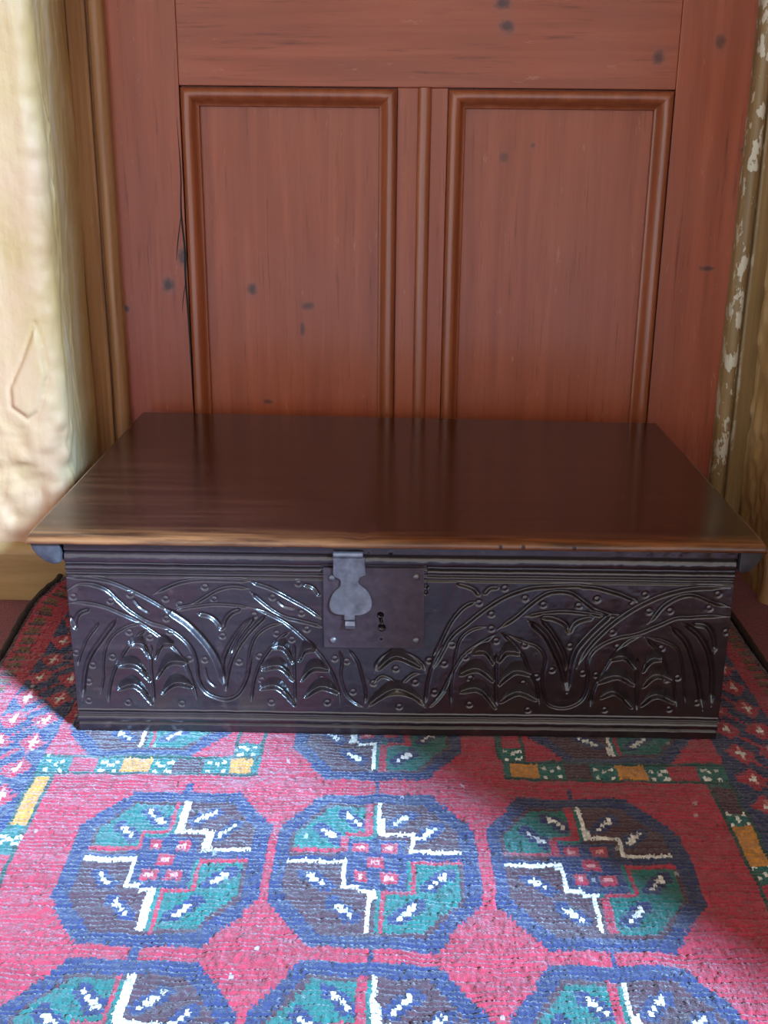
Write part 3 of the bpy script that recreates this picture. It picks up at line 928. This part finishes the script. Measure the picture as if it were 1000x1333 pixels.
# field octagons
def octagon(cx, cy):
    u, v = U - cx, Vv - cy
    au, av = np.abs(u), np.abs(v)
    def octm(a, b, tu, tv): return (au <= a) & (av <= b) & ((au - tu) / (a - tu) + (av - tv) / (b - tv) <= 1)
    put(octm(.0865, .104, .050, .050), NAVY)
    inn = octm(.0735, .0895, .043, .044)
    put(inn, BROWN)
    inn2 = octm(.0700, .0860, .040, .042)
    put(inn2 & (((u < 0) & (v > 0.012)) | ((u > 0) & (v < 0.002))), GREEN)
    def L(p, w, c, m=inn): put(linem([(cx + a, cy + b) for a, b in p], w) & m, c)
    # tick blotches
    T = [(-.0204, .063, -1), (-.0427, .0415, -1), (.0235, .064, 1), (.0467, .0440, 1), (-.0473, -.0245, -1), (-.0247, -.0620, -1), (.0520, -.0215, 1), (.0265, -.0620, 1)]
    for (a, b, s) in T:
        L([(a - .008, b - s * .0085), (a + .008, b + s * .0085)], .0150, NAVY)
    for (a, b, s) in T:
        L([(a - .0058, b - s * .0064), (a + .0058, b + s * .0064)], .0046, WHITE)
    # centre cross
    put((au < .0265) & (av < .036), NAVY)
    L([(0, .036), (0, -.036)], .004, NAVY)
    L([(-.07, .0075), (.07, .0085)], .0075, NAVY)
    # stepped lines
    L([(-.0055, .088), (-.0055, .0415), (-.0275, .0395), (-.0275, .0165), (-.070, .0165)], .0052, RED)
    L([(.0055, -.086), (.0055, -.041), (.0310, -.037), (.0310, .0015), (.074, .0030)], .0052, RED)
    L([(.0038, .088), (.0042, .0420), (.0330, .0405), (.0320, .0150), (.0735, .0150)], .0050, WHITE)
    L([(-.0705, .0010), (-.0270, .0010), (-.0265, -.0340), (-.0030, -.0375), (-.0040, -.084)], .0050, WHITE)
    for (a, b) in ((-.0122, .0200), (.0122, .0203), (-.0118, -.0185), (.0120, -.0187), (0, .0010)):
        put((np.abs(u - a) < .0066) & (np.abs(v - b) < .0074), RED)
        put((np.abs(u - a) < .0032) & (np.abs(v - b) < .0034), PINK)
    put((au < .0024) & (v > .10) & (v < .119), NAVY)
    put((au < .0024) & (v < -.10) & (v > -.121), NAVY)
for r, cy in enumerate((-.214, -.439, -.664, -.889)):
    for cx in (.1335, .3125, .4960): octagon(cx, cy)
octagon(.3115, .020); octagon(.3115, .245)
# spandrel octagons either side of the niche
for cx in (.075, .552): octagon(cx, .057); octagon(cx, .285)
# niche band
def cellx(x0, x1, y0, y1):
    put(rect(x0, x1, y0, y1), GREEN)
    cx, cy = (x0 + x1) / 2, (y0 + y1) / 2
    for sx in (-1, 0, 1):
        for sy in (-1, 0, 1):
            if (sx + sy) % 2 == 0: put((np.abs(U - cx - sx * .0068) < .0024) & (np.abs(Vv - cy - sy * .0074) < .0026), WHITE)
def hband(x0, x1, y0, y1, seq):
    put(rect(x0, x1, y0, y1), DGREEN)
    put(rect(x0, x1, y0 + .0048, y1 - .0048), GREEN)
    for (a, b, c) in seq:
        if c == 'x': cellx(a, b, y0 + .0045, y1 - .0045)
        else: put(rect(a + .001, b - .001, y0 + .0050, y1 - .0050), c)
def vband(y0, y1, x0, x1, seq):
    put(rect(x0, x1, y0, y1), DGREEN)
    put(rect(x0 + .0040, x1 - .0040, y0, y1), GREEN)
    for (a, b, c) in seq:
        if c == 'x': cellx(x0 + .0035, x1 - .0035, min(a, b), max(a, b))
        else: put(rect(x0 + .0045, x1 - .0045, a, b), c)
hband(-.021, .194, -.081, -.047, [(-.020, .009, 'x'), (.009, .039, RED), (.039, .062, 'x'), (.062, .091, YEL), (.091, .112, 'x'), (.112, .142, BROWN), (.142, .165, 'x'), (.165, .190, YEL)])
vband(-.047, .36, .165, .194, [(-.046, -.022, 'x'), (-.020, .012, RED), (.012, .038, 'x'), (.040, .09, YEL)])
hband(.436, .655, -.081, -.047, [(.441, .474, YEL), (.474, .495, 'x'), (.495, .525, BROWN), (.525, .546, 'x'), (.546, .578, YEL), (.578, .598, 'x'), (.598, .628, RED), (.628, .653, 'x')])
vband(-.047, .36, .434, .461, [(-.046, -.022, 'x'), (-.020, .012, RED), (.012, .038, 'x'), (.040, .09, YEL)])
seqL = [(-.083, -.163, YEL), (-.163, -.212, 'x'), (-.212, -.262, RED), (-.262, -.288, 'x'), (-.288, -.34, BROWN), (-.34, -.366, 'x'), (-.366, -.42, YEL)]
seqR = [(-.083, -.128, BROWN), (-.128, -.152, 'x'), (-.152, -.208, YEL), (-.208, -.235, 'x'), (-.235, -.285, RED), (-.285, -.31, 'x'), (-.31, -.365, BROWN), (-.365, -.39, 'x')]
for k in range(5):
    y = -.42 - k * .15
    seqL += [(y, y - .05, 'x'), (y - .05, y - .15, (RED, YEL, BROWN)[k % 3])]; seqR += [(y, y - .05, 'x'), (y - .05, y - .15, (YEL, RED, BROWN)[k % 3])]
vband(-1.1, -.081, -.023, .002, seqL)
vband(-1.1, -.081, .630, .655, seqR)
# selvedge
put(U < RX0 + .006, BROWN); put(U > RX1 - .006, BROWN)
put((np.hypot(U - .668, Vv + .325) < .004), WHITE)

SX, SY = 3, 4
nvx, nvy = nkx * SX + 1, nky * SY + 1
gx = np.linspace(RX0, RX1, nvx); gy = np.linspace(RY0, RY1, nvy)
PX, PY = np.meshgrid(gx, gy, indexing='ij')
fxk = (np.arange(nvx) / SX) % 1; fyk = (np.arange(nvy) / SY) % 1
kz = rng.normal(0, .00035, (nkx + 1, nky + 1))
Zp = kz[np.minimum(np.arange(nvx) // SX, nkx)[:, None], np.minimum(np.arange(nvy) // SY, nky)[None, :]]
rowcut = np.exp(-(np.minimum(fyk, 1 - fyk) / .16) ** 2)[None, :]
rowidx = np.minimum(np.round(np.arange(nvy) / SY).astype(int), nky)
rowamp = np.clip(vnoise((nvx, nky + 1), (26, nky), 31) * 1.3 + .8, .0, 2.2)[:, rowidx]
colcut = np.exp(-(np.minimum(fxk, 1 - fxk) / .18) ** 2)[:, None]
Zp = Zp - .0011 * rowcut * rowamp - .0003 * colcut + rng.normal(0, .00022, Zp.shape)
Zp += .0011 * vnoise(Zp.shape, (40, 60), 41) - .0012
PX = PX + rng.normal(0, .00033, PX.shape) + .0011 * vnoise(PX.shape, (30, 90), 51)
PY = PY + rng.normal(0, .00033, PY.shape) + .0015 * vnoise(PX.shape, (50, 50), 52)
# warp of the weave and the curl where the rug meets the skirting
PXw = PX + .0020 * vnoise(PX.shape, (5, 9), 61)
PYw = PY + .0025 * vnoise(PX.shape, (7, 6), 62)
under = (PX > -.004) & (PX < W + .004) & (PY > -.006)
Zp = np.where(under, np.minimum(Zp, -.0006) - .0004, Zp)
curlL = sstep(.17, .345, PY) * sstep(-.045, -.14, PX)
Zp = Zp + .034 * curlL
PYw = PYw - .055 * curlL * sstep(.30, .40, PY)
PXw = PXw + .024 * curlL * sstep(.22, .36, PY)
edge = np.minimum(PX - RX0, RX1 - PX)
Zp = Zp - .0035 * np.clip(1 - edge / .006, 0, 1) ** 2 * (1 - curlL * .5)
rug = empty('rug', ((RX0 + RX1) / 2, (RY0 + RY1) / 2, FLOOR_Z + .0005))
tag(rug, 'hand knotted red wool rug with rows of navy and green octagons under the box', 'rug')

def rug_material():
    m = NT('knotted_wool_pile')
    a = m.n('ShaderNodeAttribute', attribute_name='wool')
    f = m.noise(900, detail=2)
    col = m.mix(m.ramp(f, [(.3, .2), (.6, 0)]), a.outputs['Color'], (.02, .008, .012), 'MIX')
    return m.done(col, .9, m.bump(f, .6, .0015), Sheen_Weight=.38, Sheen_Roughness=.45)
MAT_RUG = rug_material()
pile = grid_obj('pile', np.stack([PXw, PYw, Zp], -1), MAT_RUG, rug, smooth=True, flip=False)
cx = np.arange(nvx - 1)[:, None] + .5 + rng.uniform(-1, 1, (nvx - 1, nvy - 1)) * .55
cy = np.arange(nvy - 1)[None, :] + .5 + rng.uniform(-1, 1, (nvx - 1, nvy - 1)) * .7
ci = np.clip((cx / SX).astype(int), 0, nkx - 1); ck = np.clip((cy / SY).astype(int), 0, nky - 1)
colr = PAL[I[ci, ck]]
val = 1 + .11 * rng.normal(size=(nkx, nky)) + .10 * vnoise((nkx, nky), (6, 90), 71)
colr = colr * np.clip(val[ci, ck] + .10 * rng.normal(size=ci.shape), .5, 1.5)[..., None]
lint = (rng.uniform(size=(nkx, nky)) < .0012)[ci, ck]
colr = np.where(lint[..., None], .5 * colr + .25, colr)
att = pile.data.attributes.new('wool', 'FLOAT_COLOR', 'FACE')
rgba = np.concatenate([np.clip(colr, 0, 1), np.ones(colr.shape[:2] + (1,))], -1).astype(np.float32)
att.data.foreach_set('color', rgba.reshape(-1))
# overcast side cords and the flat woven back
def cord(x, sgn):
    rings = []
    for y in np.linspace(RY0, RY1, 150):
        cu = float(sstep(.17, .345, y)) if sgn < 0 else 0
        z = -.0025 + .034 * cu; yy = y - .055 * cu * float(sstep(.30, .40, y))
        x_ = x + .024 * cu * float(sstep(.22, .36, y))
        r = .0042 * (1 + .10 * math.sin(y * 900))
        xx = x_ + .0018 * mnoise.noise(Vector((y * 9, sgn, 0)))
        rings.append([(xx + r * math.cos(t), yy, z + r * math.sin(t)) for t in np.linspace(0, 2 * math.pi, 10, endpoint=False)])
    o = fix_normals(sweep('selvedge', None, rings, MAT_SELV, rug)); auto_smooth(o, 60)
    o['label'] = 'dark brown overcast side edge'
m_ = NT('dark_goat_hair_edge'); f_ = m_.noise(1, m_.mapping((200, 700, 200)), detail=3)
MAT_SELV = m_.done(m_.ramp(f_, [(.3, (.010, .006, .006)), (.7, (.045, .026, .022))]), .95, m_.bump(f_, .9, .003))
cord(RX0 - .002, -1); cord(RX1 + .002, 1)
board('backing', RX0 + .003, RX1 - .003, RY0 + .003, .33, FLOOR_Z + .0003, -.0048, MAT_SELV, rug, bev=0)
